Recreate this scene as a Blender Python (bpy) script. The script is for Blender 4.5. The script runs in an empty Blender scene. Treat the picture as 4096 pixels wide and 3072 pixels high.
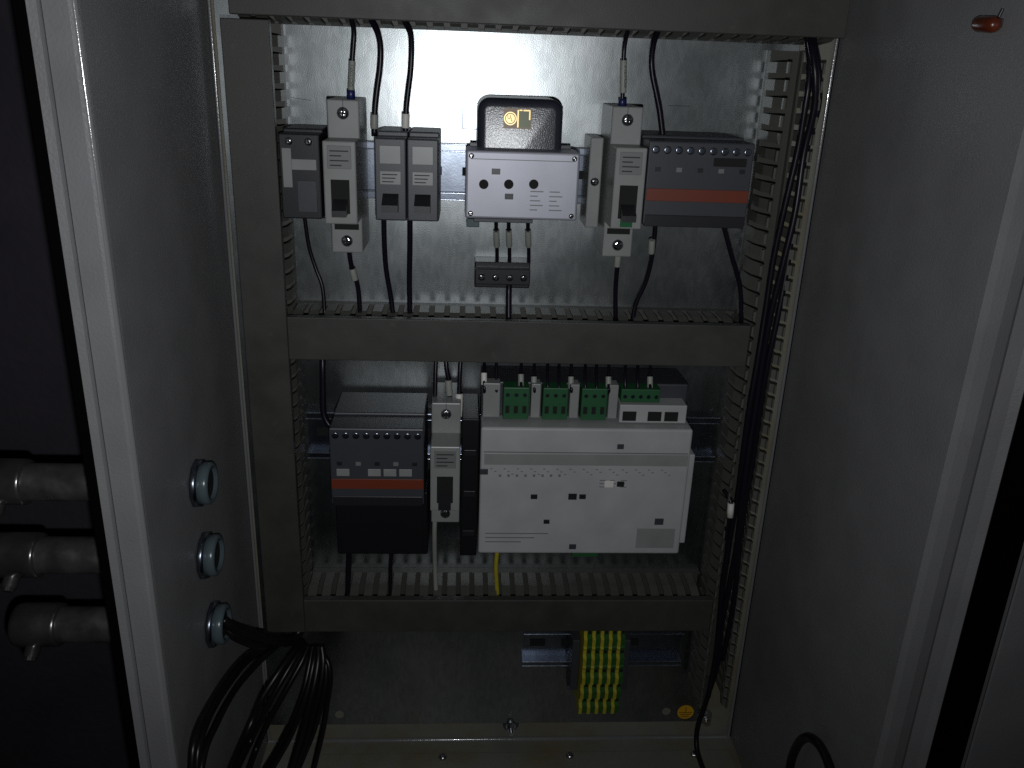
import bpy, bmesh, math, random
from mathutils import Vector, Matrix
random.seed(7)
S = 0.001                      # all lengths below are written in millimetres
scene = bpy.context.scene
COL = scene.collection

# ------------------------------------------------------------------ camera
F_PX, D0 = 3410.0, 560.0       # focal length in px of the 4096 px photo, distance lens - mounting plate
def _n(v): return v.normalized()
CX = _n(Vector((56600, 850, F_PX)))
CD = Vector((-343, 9154, F_PX)); CD -= CX * CD.dot(CX); CD = _n(CD)
CN = CX.cross(CD)
def at(u, v, d=0.0):
    """point (mm) at photo pixel u, v on the plane d mm in front of the mounting plate"""
    r = Vector(((u - 2048) / F_PX, (v - 1536) / F_PX, 1.0))
    w = Vector((r.dot(CX), r.dot(CN), -r.dot(CD)))
    t = (D0 - d) / w.y
    return Vector((w.x * t, -d, w.z * t))
cam_d = bpy.data.cameras.new("camera"); cam = bpy.data.objects.new("camera", cam_d); COL.objects.link(cam)
right = Vector((CX[0], CN[0], -CD[0])); up = -Vector((CX[1], CN[1], -CD[1])); back = -Vector((CX[2], CN[2], -CD[2]))
M = Matrix((right, up, back)).transposed().to_4x4(); M.translation = Vector((0, -D0 * S, 0)); cam.matrix_world = M
cam_d.sensor_width = 36; cam_d.lens = 36 * F_PX / 4096; cam_d.clip_start = 0.01; cam_d.clip_end = 50
scene.camera = cam

# ------------------------------------------------------------------ light: the phone's own flash beside the lens
world = bpy.data.worlds.new("World"); scene.world = world; world.use_nodes = True
world.node_tree.nodes["Background"].inputs[0].default_value = (0.6, 0.65, 1.0, 1)
world.node_tree.nodes["Background"].inputs[1].default_value = 0.0012
ld = bpy.data.lights.new("flash", 'SPOT'); lo = bpy.data.objects.new("flash", ld); COL.objects.link(lo)
ld.energy = 3.6; ld.color = (0.95, 0.98, 1.0); ld.shadow_soft_size = 0.003
ld.spot_size = math.radians(150); ld.spot_blend = 1.0
lpos = Vector((2, -D0 + 2, -22)); lo.location = lpos * S
aim = Vector((-50, 0, 10)); lo.rotation_euler = (aim - lpos).to_track_quat('-Z', 'Y').to_euler()
scene.view_settings.view_transform = 'Standard'; scene.view_settings.look = 'None'
scene.view_settings.exposure = 0.0; scene.view_settings.gamma = 1.0
scene.cycles.max_bounces = 6; scene.cycles.diffuse_bounces = 3; scene.cycles.glossy_bounces = 4
scene.cycles.use_denoising = False
scene.cycles.sample_clamp_indirect = 0.35

# ------------------------------------------------------------------ materials
def mat(name, col, rough=0.5, metal=0.0, var=0.0, vscale=30, bump=0.0, bscale=400, bdist=0.0003, spec=0.5, coat=0.0,
        stain=None, stain_scale=8, stain_lo=0.55, stain_hi=0.75, rvar=0.0, detail=3):
    m = bpy.data.materials.new(name); m.use_nodes = True
    nt = m.node_tree; b = nt.nodes["Principled BSDF"]; L = nt.links
    b.inputs["Base Color"].default_value = (*col, 1); b.inputs["Roughness"].default_value = rough
    b.inputs["Metallic"].default_value = metal; b.inputs["Specular IOR Level"].default_value = spec
    b.inputs["Coat Weight"].default_value = coat
    tc = nt.nodes.new("ShaderNodeTexCoord"); geo = nt.nodes.new("ShaderNodeNewGeometry")
    P = geo.outputs["Position"]
    src = None
    if var > 0:
        n = nt.nodes.new("ShaderNodeTexNoise"); n.inputs["Scale"].default_value = vscale; n.inputs["Detail"].default_value = 5
        L.new(P, n.inputs["Vector"])
        r = nt.nodes.new("ShaderNodeMapRange"); r.inputs["From Min"].default_value = 0.3; r.inputs["From Max"].default_value = 0.7
        r.inputs["To Min"].default_value = 1 - var; r.inputs["To Max"].default_value = 1 + var
        L.new(n.outputs["Fac"], r.inputs["Value"])
        x = nt.nodes.new("ShaderNodeVectorMath"); x.operation = 'SCALE'; x.inputs[0].default_value = col
        L.new(r.outputs[0], x.inputs["Scale"]); src = x.outputs[0]; L.new(src, b.inputs["Base Color"])
        if rvar > 0:
            rr = nt.nodes.new("ShaderNodeMapRange"); rr.inputs["From Min"].default_value = 0.3; rr.inputs["From Max"].default_value = 0.7
            rr.inputs["To Min"].default_value = rough - rvar; rr.inputs["To Max"].default_value = rough + rvar
            L.new(n.outputs["Fac"], rr.inputs["Value"]); L.new(rr.outputs[0], b.inputs["Roughness"])
    if stain:
        n = nt.nodes.new("ShaderNodeTexNoise"); n.inputs["Scale"].default_value = stain_scale; n.inputs["Detail"].default_value = 6
        n.inputs["Roughness"].default_value = 0.65
        L.new(P, n.inputs["Vector"])
        r = nt.nodes.new("ShaderNodeMapRange"); r.inputs["From Min"].default_value = stain_lo; r.inputs["From Max"].default_value = stain_hi
        L.new(n.outputs["Fac"], r.inputs["Value"])
        mx = nt.nodes.new("ShaderNodeMix"); mx.data_type = 'RGBA'; L.new(r.outputs[0], mx.inputs["Factor"])
        if src: L.new(src, mx.inputs["A"])
        else: mx.inputs["A"].default_value = (*col, 1)
        mx.inputs["B"].default_value = (*stain, 1); L.new(mx.outputs["Result"], b.inputs["Base Color"])
    if bump > 0:
        n = nt.nodes.new("ShaderNodeTexNoise"); n.inputs["Scale"].default_value = bscale; n.inputs["Detail"].default_value = detail
        L.new(P, n.inputs["Vector"])
        bp = nt.nodes.new("ShaderNodeBump"); bp.inputs["Strength"].default_value = bump; bp.inputs["Distance"].default_value = bdist
        L.new(n.outputs["Fac"], bp.inputs["Height"]); L.new(bp.outputs[0], b.inputs["Normal"])
    return m
def galvanised():
    m = bpy.data.materials.new("galvanised_sheet"); m.use_nodes = True
    nt = m.node_tree; b = nt.nodes["Principled BSDF"]; L = nt.links
    geo = nt.nodes.new("ShaderNodeNewGeometry"); P = geo.outputs["Position"]
    big = nt.nodes.new("ShaderNodeTexNoise"); big.inputs["Scale"].default_value = 22; big.inputs["Detail"].default_value = 6
    vor = nt.nodes.new("ShaderNodeTexVoronoi"); vor.inputs["Scale"].default_value = 420
    mp = nt.nodes.new("ShaderNodeMapping"); mp.inputs["Scale"].default_value = (1, 1, 0.35); L.new(P, mp.inputs["Vector"])
    L.new(mp.outputs[0], vor.inputs["Vector"]); L.new(P, big.inputs["Vector"])
    fine = nt.nodes.new("ShaderNodeTexNoise"); fine.inputs["Scale"].default_value = 1500; fine.inputs["Detail"].default_value = 2
    L.new(P, fine.inputs["Vector"])
    cr = nt.nodes.new("ShaderNodeValToRGB"); cr.color_ramp.elements[0].position = 0.36; cr.color_ramp.elements[1].position = 0.72
    cr.color_ramp.elements[0].color = (0.285, 0.31, 0.315, 1); cr.color_ramp.elements[1].color = (0.40, 0.42, 0.43, 1)
    L.new(big.outputs["Fac"], cr.inputs[0])
    mx = nt.nodes.new("ShaderNodeMix"); mx.data_type = 'RGBA'; mx.blend_type = 'MULTIPLY'; mx.inputs["Factor"].default_value = 0.35
    L.new(cr.outputs[0], mx.inputs["A"]); L.new(vor.outputs["Color"], mx.inputs["B"]); 
    bw = nt.nodes.new("ShaderNodeRGBToBW"); L.new(vor.outputs["Color"], bw.inputs[0])
    mr = nt.nodes.new("ShaderNodeMapRange"); mr.inputs["To Min"].default_value = 0.6; mr.inputs["To Max"].default_value = 1.25
    L.new(bw.outputs[0], mr.inputs["Value"]); L.new(mr.outputs[0], mx.inputs["B"])
    L.new(mx.outputs["Result"], b.inputs["Base Color"])
    b.inputs["Metallic"].default_value = 1.0
    rr = nt.nodes.new("ShaderNodeMapRange"); rr.inputs["To Min"].default_value = 0.26; rr.inputs["To Max"].default_value = 0.34
    L.new(big.outputs["Fac"], rr.inputs["Value"]); L.new(rr.outputs[0], b.inputs["Roughness"])
    bp = nt.nodes.new("ShaderNodeBump"); bp.inputs["Strength"].default_value = 0.5; bp.inputs["Distance"].default_value = 0.00006
    L.new(fine.outputs["Fac"], bp.inputs["Height"]); L.new(bp.outputs[0], b.inputs["Normal"])
    return m
MT = {}
MT['galv'] = galvanised()
MT['paint'] = mat("cabinet_paint", (0.206, 0.204, 0.210), 0.46, var=0.08, vscale=26, bump=0.5, bscale=800, bdist=0.0004, stain=(0.15, 0.145, 0.14), stain_scale=30, stain_lo=0.60, stain_hi=0.95, rvar=0.05)
MT['paint_dirty'] = mat("cabinet_paint_dirty", (0.215, 0.214, 0.182), 0.46, var=0.12, vscale=24, bump=0.5, bscale=800, bdist=0.0004,
                        stain=(0.19, 0.155, 0.075), stain_scale=17, stain_lo=0.46, stain_hi=0.72)
MT['paint_edge'] = mat('cabinet_paint_fold', (0.204, 0.203, 0.208), 0.15, bump=1.0, bscale=700, bdist=0.00006, spec=1.0, coat=1.0)
MT['duct'] = mat("grey_pvc", (0.046, 0.045, 0.040), 0.5, var=0.12, vscale=55, bump=0.3, bscale=1200, bdist=0.0002, stain=(0.075, 0.07, 0.062), stain_scale=130, stain_lo=0.62, stain_hi=0.8, rvar=0.06)
MT['duct_cut'] = mat("grey_pvc_inner", (0.062, 0.060, 0.053), 0.5, var=0.08, vscale=60)
MT['finger'] = mat('pale_pvc_finger', (0.095, 0.092, 0.080), 0.45, var=0.08, vscale=80)
MT['zinc'] = mat("zinc_plated", (0.25, 0.28, 0.34), 0.26, 1.0, var=0.12, vscale=120, bump=0.2, bscale=700, bdist=0.0001)
MT['zinc_highlight'] = mat('rail_highlight', (0.55, 0.6, 0.7), 0.2, 1.0, bump=0.5, bscale=250, bdist=0.0002)  # zinc lightened for the highlight lines on the rail edges
MT['nickel'] = mat("nickel_screw", (0.62, 0.62, 0.64), 0.18, 1.0, bump=0.5, bscale=900, bdist=0.0004)
MT['light'] = mat("light_grey_plastic", (0.26, 0.265, 0.262), 0.36, var=0.08, vscale=60, bump=0.2, bscale=2200, bdist=0.00005)
MT['plc'] = mat("pale_grey_plastic", (0.40, 0.405, 0.405), 0.45, var=0.08, vscale=45, bump=0.2, bscale=2200, bdist=0.00005)
MT['lightd'] = mat("grey_plastic_step", (0.17, 0.175, 0.175), 0.45)
MT['dark'] = mat("anthracite_plastic", (0.045, 0.046, 0.056), 0.42, var=0.05, vscale=60, bump=0.3, bscale=1800, bdist=0.0001)
MT['black'] = mat("black_plastic", (0.016, 0.016, 0.02), 0.38, bump=0.3, bscale=1800, bdist=0.0001)
MT['casing'] = mat("black_textured_casing", (0.028, 0.030, 0.045), 0.27, bump=0.8, bscale=1300, bdist=0.00012, spec=1.0)
MT['silver'] = mat("silver_face", (0.40, 0.40, 0.46), 0.42, 0.3, var=0.05, vscale=60, bump=0.15, bscale=1500, bdist=0.0001)
MT['hole'] = mat("dark_opening", (0.004, 0.004, 0.004), 0.8)
MT['hole2'] = mat('deep_black_plastic', (0.006, 0.006, 0.008), 0.5, bump=0.3, bscale=1800, bdist=0.0001, spec=0.3)
MT['red'] = mat("red_stripe", (0.16, 0.028, 0.011), 0.45)
MT['green'] = mat("green_connector", (0.018, 0.095, 0.036), 0.45, var=0.05, vscale=80)
MT['led_green'] = mat("green_window", (0.01, 0.11, 0.04), 0.3)
MT['blue'] = mat("navy_ferrule", (0.012, 0.018, 0.10), 0.35)
MT['sleeve'] = mat("marker_sleeve", (0.30, 0.31, 0.28), 0.5, var=0.04, vscale=300)
MT['white'] = mat("white_marker", (0.72, 0.71, 0.66), 0.5)
MT['ink'] = mat("black_ink", (0.01, 0.01, 0.012), 0.6)
MT['cable'] = mat("black_cable", (0.0085, 0.0065, 0.012), 0.33, bump=0.2, bscale=400, bdist=0.0002, spec=0.30)
MT['cable_dark'] = mat("black_matt_cable", (0.007, 0.0065, 0.008), 0.34, bump=0.2, bscale=300, bdist=0.0003, spec=0.4)
MT['gap_black'] = mat("unlit_gap_black", (0.0012, 0.0010, 0.0014), 0.9, spec=0.05)  # near-black that stands for unlit gaps
MT['yellow'] = mat("terminal_yellow", (0.44, 0.38, 0.03), 0.45, var=0.12, vscale=160)
MT['tgreen'] = mat("terminal_green", (0.022, 0.10, 0.018), 0.45, var=0.12, vscale=160)
MT['sticker'] = mat("yellow_sticker", (0.72, 0.38, 0.015), 0.5)
MT['orange'] = mat("amber_plastic", (0.10, 0.018, 0.005), 0.3, var=0.2, vscale=200, coat=0.4)
MT['gold'] = mat("gold_print", (0.62, 0.47, 0.22), 0.35, 0.6)
MT['brown'] = mat("brown_label", (0.14, 0.10, 0.07), 0.4, 0.3)
MT['olive'] = mat("olive_label", (0.09, 0.10, 0.06), 0.4, 0.3)
MT['conduit'] = mat("weathered_conduit", (0.26, 0.255, 0.25), 0.27, 0.85, var=0.25, vscale=60, bump=0.3, bscale=400, bdist=0.0003, rvar=0.1)
MT['conduit_tube'] = mat("dull_conduit", (0.17, 0.16, 0.155), 0.38, 0.65, var=0.3, vscale=90, bump=0.3, bscale=300, bdist=0.0003, rvar=0.12)
MT['bushing'] = mat("blue_bushing", (0.085, 0.115, 0.13), 0.25)
MT['wall'] = mat("dark_rendered_wall", (0.040, 0.033, 0.045), 0.9, var=0.25, vscale=9, bump=0.6, bscale=120, bdist=0.002)

# ------------------------------------------------------------------ mesh helpers (mm)
class MB:
    def __init__(s): s.bm = bmesh.new()
    def box(s, x0, x1, y0, y1, z0, z1, r=0.0, seg=2):
        t = bmesh.new()
        bmesh.ops.create_cube(t, size=1)
        for v in t.verts:
            v.co = Vector(((x0 + x1) / 2 + v.co.x * (x1 - x0), (y0 + y1) / 2 + v.co.y * (y1 - y0), (z0 + z1) / 2 + v.co.z * (z1 - z0)))
        if r > 0: bmesh.ops.bevel(t, geom=list(t.edges), offset=r, segments=seg, profile=0.5, affect='EDGES', clamp_overlap=True)
        s._merge(t); return s
    def dbox(s, x0, x1, d0, d1, z0, z1, r=0.0, seg=2):       # d = distance in front of the plate
        return s.box(x0, x1, -d1, -d0, min(z0, z1), max(z0, z1), r, seg)
    def _merge(s, t):
        mp = {}
        for v in t.verts: mp[v] = s.bm.verts.new(v.co)
        for f in t.faces:
            nf = s.bm.faces.new([mp[v] for v in f.verts]); nf.smooth = f.smooth
        t.free()
    def cyl(s, p, q, r, seg=20, r2=None, smooth=True, rot=0.0):
        p, q = Vector(p), Vector(q); ax = (q - p).normalized(); a = ax.orthogonal().normalized(); b = ax.cross(a)
        r2 = r if r2 is None else r2
        R = [[s.bm.verts.new(c + (a * math.cos(rot + 2 * math.pi * i / seg) + b * math.sin(rot + 2 * math.pi * i / seg)) * rr) for i in range(seg)]
             for c, rr in ((p, r), (q, r2))]
        for i in range(seg):
            j = (i + 1) % seg
            f = s.bm.faces.new((R[0][i], R[0][j], R[1][j], R[1][i])); f.smooth = smooth
        for K in (R[0][::-1], R[1]): s.bm.faces.new([s.bm.verts.new(v.co) for v in K])   # caps keep their own corners
        return s
    def lathe(s, p, ax, prof, seg=24):                         # prof: (distance along axis, radius)
        p, ax = Vector(p), Vector(ax).normalized(); a = ax.orthogonal().normalized(); b = ax.cross(a); rings = []
        for h, r in prof:
            rings.append([s.bm.verts.new(p + ax * h + (a * math.cos(2 * math.pi * i / seg) + b * math.sin(2 * math.pi * i / seg)) * max(r, 0.01)) for i in range(seg)])
        for k in range(len(rings) - 1):
            for i in range(seg):
                j = (i + 1) % seg
                f = s.bm.faces.new((rings[k][i], rings[k][j], rings[k + 1][j], rings[k + 1][i])); f.smooth = True
        s.bm.faces.new(rings[0][::-1]); s.bm.faces.new(rings[-1]); return s
    def prism(s, poly, axis, a0, a1, smooth=False):            # poly in the two other axes (mm), extruded along axis
        def P(a, p, q):
            return Vector((a, p, q)) if axis == 'x' else (Vector((p, a, q)) if axis == 'y' else Vector((p, q, a)))
        A = [s.bm.verts.new(P(a0, *p)) for p in poly]; B = [s.bm.verts.new(P(a1, *p)) for p in poly]
        n = len(poly)
        for i in range(n):
            j = (i + 1) % n
            f = s.bm.faces.new((A[i], A[j], B[j], B[i])); f.smooth = smooth
        s.bm.faces.new(A[::-1]); s.bm.faces.new(B); return s
    def ribbon(s, line, th, axis, a0, a1, side=1):             # thickened polyline extruded along axis
        n = len(line); off = []
        for i in range(n):
            p = Vector(line[i]); t = Vector((0, 0))
            if i > 0: t += (p - Vector(line[i - 1])).normalized()
            if i < n - 1: t += (Vector(line[i + 1]) - p).normalized()
            t.normalize(); off.append(p + Vector((-t.y, t.x)) * th * side)
        return s.prism([tuple(p) for p in line] + [tuple(p) for p in off[::-1]], axis, a0, a1)
    def tube(s, pts, r, seg=10, sub=6, caps=True):
        P = [Vector(p) for p in pts]; path = []
        Q = [P[0] * 2 - P[1]] + P + [P[-1] * 2 - P[-2]]
        for i in range(1, len(Q) - 2):
            a, b, c, e = Q[i - 1], Q[i], Q[i + 1], Q[i + 2]
            for k in range(sub):
                t = k / sub
                path.append(0.5 * ((2 * b) + (c - a) * t + (2 * a - 5 * b + 4 * c - e) * t * t + (3 * b - a - 3 * c + e) * t ** 3))
        path.append(P[-1]); rings = []; prev = None
        for i, p in enumerate(path):
            t = (path[min(i + 1, len(path) - 1)] - path[max(i - 1, 0)]).normalized()
            a = t.orthogonal().normalized() if prev is None else (prev - t * prev.dot(t)).normalized()
            prev = a; b = t.cross(a)
            rings.append([s.bm.verts.new(p + (a * math.cos(2 * math.pi * j / seg) + b * math.sin(2 * math.pi * j / seg)) * r) for j in range(seg)])
        for k in range(len(rings) - 1):
            for j in range(seg):
                m = (j + 1) % seg
                f = s.bm.faces.new((rings[k][j], rings[k][m], rings[k + 1][m], rings[k + 1][j])); f.smooth = True
        if caps: s.bm.faces.new(rings[0][::-1]); s.bm.faces.new(rings[-1])
        return s
    def mesh(s, name, m, origin=(0, 0, 0)):
        o = Vector(origin)
        bmesh.ops.recalc_face_normals(s.bm, faces=s.bm.faces)
        for v in s.bm.verts: v.co = (v.co - o) * S
        me = bpy.data.meshes.new(name); s.bm.to_mesh(me); s.bm.free(); me.materials.append(m); return me
    def build(s, name, m, parent=None, label=None):
        o = parent.get('origin_mm') if parent else None
        o = Vector(o) if o else Vector((0, 0, 0))
        me = s.mesh(name, m, o); ob = bpy.data.objects.new(name, me); COL.objects.link(ob)
        if parent: ob.parent = parent; ob['origin_mm'] = tuple(o)
        if label: ob['label'] = label
        return ob
def thing(name, label, cat, loc, group=None):
    o = bpy.data.objects.new(name, None); COL.objects.link(o); o.empty_display_size = 0.01
    o.location = Vector(loc) * S; o['origin_mm'] = tuple(loc); o['label'] = label; o['category'] = cat
    if group: o['group'] = group
    return o
def tag(o, label, cat, group=None):
    o['label'] = label; o['category'] = cat
    if group: o['group'] = group
    return o
def struct(o): o['kind'] = 'structure'; return o
def place(me, name, parent, loc, rot=None):                   # link a shared mesh under a thing, loc in world mm
    o = bpy.data.objects.new(name, me); COL.objects.link(o); o.parent = parent
    o.location = (Vector(loc) - Vector(parent['origin_mm'])) * S
    if rot: o.rotation_euler = rot
    return o
def text_mesh(name, body, size, m, fn, extrude=0.05):
    """lettering as flat raised ink; fn maps (s, t) in mm along / across the line to a point and a normal"""
    cu = bpy.data.curves.new(name, 'FONT'); cu.body = body; cu.size = size; cu.align_x = 'CENTER'; cu.align_y = 'CENTER'; cu.offset = 0.012 * size
    cu.resolution_u = 3; cu.space_character = 1.12
    tmp = bpy.data.objects.new(name, cu); COL.objects.link(tmp)
    dg = bpy.context.evaluated_depsgraph_get(); dg.update()
    me = bpy.data.meshes.new_from_object(tmp.evaluated_get(dg)); bpy.data.objects.remove(tmp); bpy.data.curves.remove(cu)
    bm = bmesh.new(); bm.from_mesh(me); bpy.data.meshes.remove(me)
    bmesh.ops.triangulate(bm, faces=bm.faces)
    bmesh.ops.subdivide_edges(bm, edges=bm.edges, cuts=3, use_grid_fill=True)
    out = MB(); out.bm.free(); out.bm = bm
    for v in bm.verts: v.co = fn(v.co.x, v.co.y)
    return out

# ------------------------------------------------------------------ setting behind
w = MB(); w.box(-1500, 1500, 60, 90, -1200, 900)
struct(w.build("wall", MT['wall']))

# ------------------------------------------------------------------ the cabinet
XL, XR, ZB, ZT = -155.0, 235.0, -531.0, 75.0
cab = thing("electrical_cabinet", "open grey painted steel cabinet that holds the whole panel", "cabinet", (0, 8, ZB))
MB().box(XL, XR, 8, 11, ZB, ZT).build("back_wall", MT['paint_dirty'], cab)
# left wall: flat, a soft fold, a slanted band; groove and lip stand in front of it
lw = [(XL, 8), (-153.5, -176), (-153.5, -200)]
def wall_from(line, th, side):
    m = MB(); n = len(line)
    poly = line + [(x + side * th, y) for x, y in line[::-1]]
    m.prism(poly, 'z', ZB - 3, ZT + 3); return m
a = wall_from(lw, 1.6, -1).build("side_wall", MT['paint'], cab, "left side wall with three cable connectors")
for f in a.data.polygons: f.use_smooth = False
# fine folded edges that catch the flash
rw = [(XR, 8), (232.6, -100), (232.0, -202)]
wall_from(rw, 1.6, 1).build("side_wall", MT['paint'], cab, "right side wall with an amber plug")
fl = [(-157.0, -206.6), (-147.2, -207.4), (-145.9, -207.2), (-145.0, -206.3), (-144.6, -204.8), (-144.5, -203.0), (-145.2, -201.6), (-146.5, -201.2), (-156.6, -200.6)]
m_ = MB(); m_.prism(fl, 'z', ZB - 3, ZT + 3); m_.build("return_flange", MT['paint'], cab)
ll = [(-157.6, -206.2), (-158.2, -208.2), (-161.6, -208.6), (-162.4, -207.2), (-162.6, -190)]
wall_from(ll, 1.0, -0.5 * 0 - 0.2).build("rim", MT['paint'], cab)
rl = [(232.6, -196), (232.9, -202.2), (234.2, -205.0), (241, -204.6), (247.5, -202.6), (249.8, -200.8), (252, -197.5), (259, -198.5), (263, -200.5), (264.5, -199.0), (264.7, -190)]
MB().cyl((XL + 1.4, 6.4, ZB), (XL + 1.4, 6.4, ZT), 1.1, 20).build('folded_edge', MT['paint_edge'], cab)
MB().cyl((XR - 2.6, 5.6, ZB), (XR - 2.6, 5.6, ZT), 1.2, 20).build('folded_edge', MT['paint_edge'], cab)
MB().cyl((-145.7, -205.6, ZB), (-145.7, -205.6, ZT), 1.5, 20).build('folded_edge', MT['paint_edge'], cab)
m_ = MB(); m_.prism(rl, 'z', ZB - 3, ZT + 3); m_.build("rim", MT['paint'], cab)
MB().box(-167.6, -162.8, -206.0, -180, ZB - 3, ZT + 3).build("shade_strip", MT['gap_black'], cab)  # black strip put in for the shade outside the left rim
MB().box(264.9, 283.5, -200.5, -170, ZB - 3, ZT + 3).build("shade_strip", MT['gap_black'], cab)  # black strip put in for the dark gap between rim and door
MB().box(XR - .7, XR + .1, 7.2, 7.9, ZB, ZT).build('corner_gap', MT['gap_black'], cab)
MB().box(XL - 4, XR + 4, -204, 8, ZT, ZT + 3).build("top_wall", MT['paint'], cab)
MB().box(XL - 4, XR + 4, -202, 8, ZB - 3, ZB).build("bottom_wall", MT['paint_dirty'], cab)
MB().box(XL + 6, XR - 6, -190, -9.0, ZB + 0.05, ZB + 1.6, 0.5).build("gland_plate", MT['paint_dirty'], cab)
MB().cyl((XL + 1, 6.5, ZB + 0.6), (XR - 1, 6.5, ZB + 0.6), 1.8, 20).build("weld_seam", MT['paint_edge'], cab)
def screw_head(m, p, ax, r, h, cross=True):
    p = Vector(p); ax = Vector(ax)
    m.lathe(p, ax, [(0, r), (h * 0.45, r), (h * 0.8, r * 0.8), (h, r * 0.45)], 20)
for x in (-10, 94, 198):
    s_ = MB(); screw_head(s_, (x, -14, ZB + 1.6), (0, 0, 1), 3.4, 2.6); s_.build("screw", MT['nickel'], cab)
# open door leaf beside the right rim
dr = MB(); dr.box(284.5, 640, -203, -201, ZB - 30, ZT + 60, 0.6); dr.box(284.5, 286.5, -202, -176, ZB - 30, ZT + 60)
dr.build("door", MT['paint'], cab)

# ------------------------------------------------------------------ mounting plate
pl = thing("mounting_plate", "bare galvanised steel sheet behind all the devices", "mounting plate", (30, 0, -508))
MB().box(-149.5, 207.5, 0.0, 2.0, -507.5, 66, 0.3).build("sheet", MT['galv'], pl)
for x, z in ((-94, -497.2), (174.4, -496.7)):
    MB().cyl((x, 0.1, z), (x, -0.25, z), 3.6, 24).build("hole_disc", MT['paint_dirty'], pl)  # disc stands in for an open hole with wall paint showing through
def hexbolt(parent, x, z, d0, r=5.2, tab=False):
    if tab:
        poly = [(x + 6.8 * math.cos(t), z + 2.5 + 8.5 * math.sin(t)) for t in [math.pi + math.pi * k / 16 for k in range(17)]]
        m = MB(); m.prism([(p[0], p[1]) for p in poly], 'y', 1.9, -0.1); m.build("fixing_tab", MT['dark'], parent)
    m = MB(); m.cyl((x, -d0, z), (x, -d0 - 1.2, z), r * 1.35, 24); m.build("washer", MT['nickel'], parent)
    m = MB(); m.cyl((x, -d0 - 1.2, z), (x, -d0 - 6, z), r, 6, smooth=False); m.cyl((x, -d0 - 6, z), (x, -d0 - 10, z), r * 0.55, 16)
    m.build("nut", MT['nickel'], parent)
hexbolt(pl, 45.5, -510.0, 0.15, 3.1, True)
hexbolt(pl, 207, -501, 0.3, 4.6, False)
# scratches in the zinc
for (u0, v0, u1, v1) in ((1165, 390, 1245, 402), (2672, 422, 2760, 425)):
    a, b = at(u0, v0, 0.06), at(u1, v1, 0.06)
    MB().cyl(a, b, 0.12, 6).build("scratch", MT['ink'], pl)

# ------------------------------------------------------------------ wiring ducts
PITCH, DUCT_D = 10.0, 42.0
def duct(label, axis, a0, a1, c0, c1, cover=True, depth=DUCT_D, sides=(0, 1), cover_rng=None, start=0.0, cin=0.0):
    org = ((a0 + a1) / 2, 0, (c0 + c1) / 2) if axis == 'x' else ((c0 + c1) / 2, 0, min(a0, a1))
    t = thing("wiring_duct", label, "wiring duct", org, "grey slotted wiring ducts")
    def B(m, aa, ab, ca, cb, da, db, r=0.0):
        if axis == 'x': m.dbox(aa, ab, da, db, ca, cb, r)
        else: m.dbox(ca, cb, da, db, aa, ab, r)
    m = MB(); B(m, a0, a1, c0, c1, 0.15, 1.8)
    B(m, a0, a1, c0, c0 + 1.3, 1.8, 6.5); B(m, a0, a1, c1 - 1.3, c1, 1.8, 6.5); m.build("channel", MT['duct_cut'], t)
    n = int((a1 - a0 - 4) // PITCH) + 1
    for sd in sides:
        cw = c0 if sd == 0 else c1; s = 1 if sd == 0 else -1      # s points into the duct
        # profile (across, d): straight wall, inward bend, lip
        k0 = cin if sd == 0 else 0
        line = [(0, 6.4), (s * k0 * .4, depth * .56), (s * (3.0 + k0 * .6), depth * .80), (s * (3.0 + k0 * .6), depth * .89), (s * (0.6 + k0), depth * .93), (s * (0.6 + k0), depth * .985)]
        m = MB()
        if axis == 'x': m.ribbon([(-d, c) for c, d in line], 1.2, 'x', -3.1, 3.1, side=-s)
        else:
            m.ribbon([(c, -d) for c, d in line], 1.2, 'z', -3.1, 3.1, side=-s)
        me = m.mesh("finger", MT['finger'])
        for k in range(n):
            a = a0 + start + 4 + k * PITCH
            if a > a1 - 3: break
            place(me, "finger", t, (a, 0, cw) if axis == 'x' else (cw, 0, a))
    if cover:
        ca, cb = cover_rng or (a0, a1)
        m = MB(); B(m, ca, cb, c0 - .7 + cin, c1 + .7, depth, depth + 1.4, 0.6)
        B(m, ca, cb, c0 - .7 + cin, c0 + .15 + cin, depth - 4.2, depth + .3); B(m, ca, cb, c1 - .15, c1 + .7, depth - 4.2, depth + .3)
        m.build("cover", MT['duct'], t)
    return t
duct("long covered duct along the top edge above the bright plate", 'x', -130, 217, 18.9, 60, cin=3.4)
duct("tall covered duct down the left side of the plate", 'z', -385, 19.5, -134.6, -109.4)
duct("covered duct across the middle, between the two rows of devices", 'x', -108.5, 185.5, -177.8, -151.3)
duct("lowest covered duct, under the pale controller", 'x', -108.5, 185.5, -384, -358.8)
duct("open duct with bare fingers and black cables, down the right side", 'z', -459, 15, 187.5, 208.5, cover=False)

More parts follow.
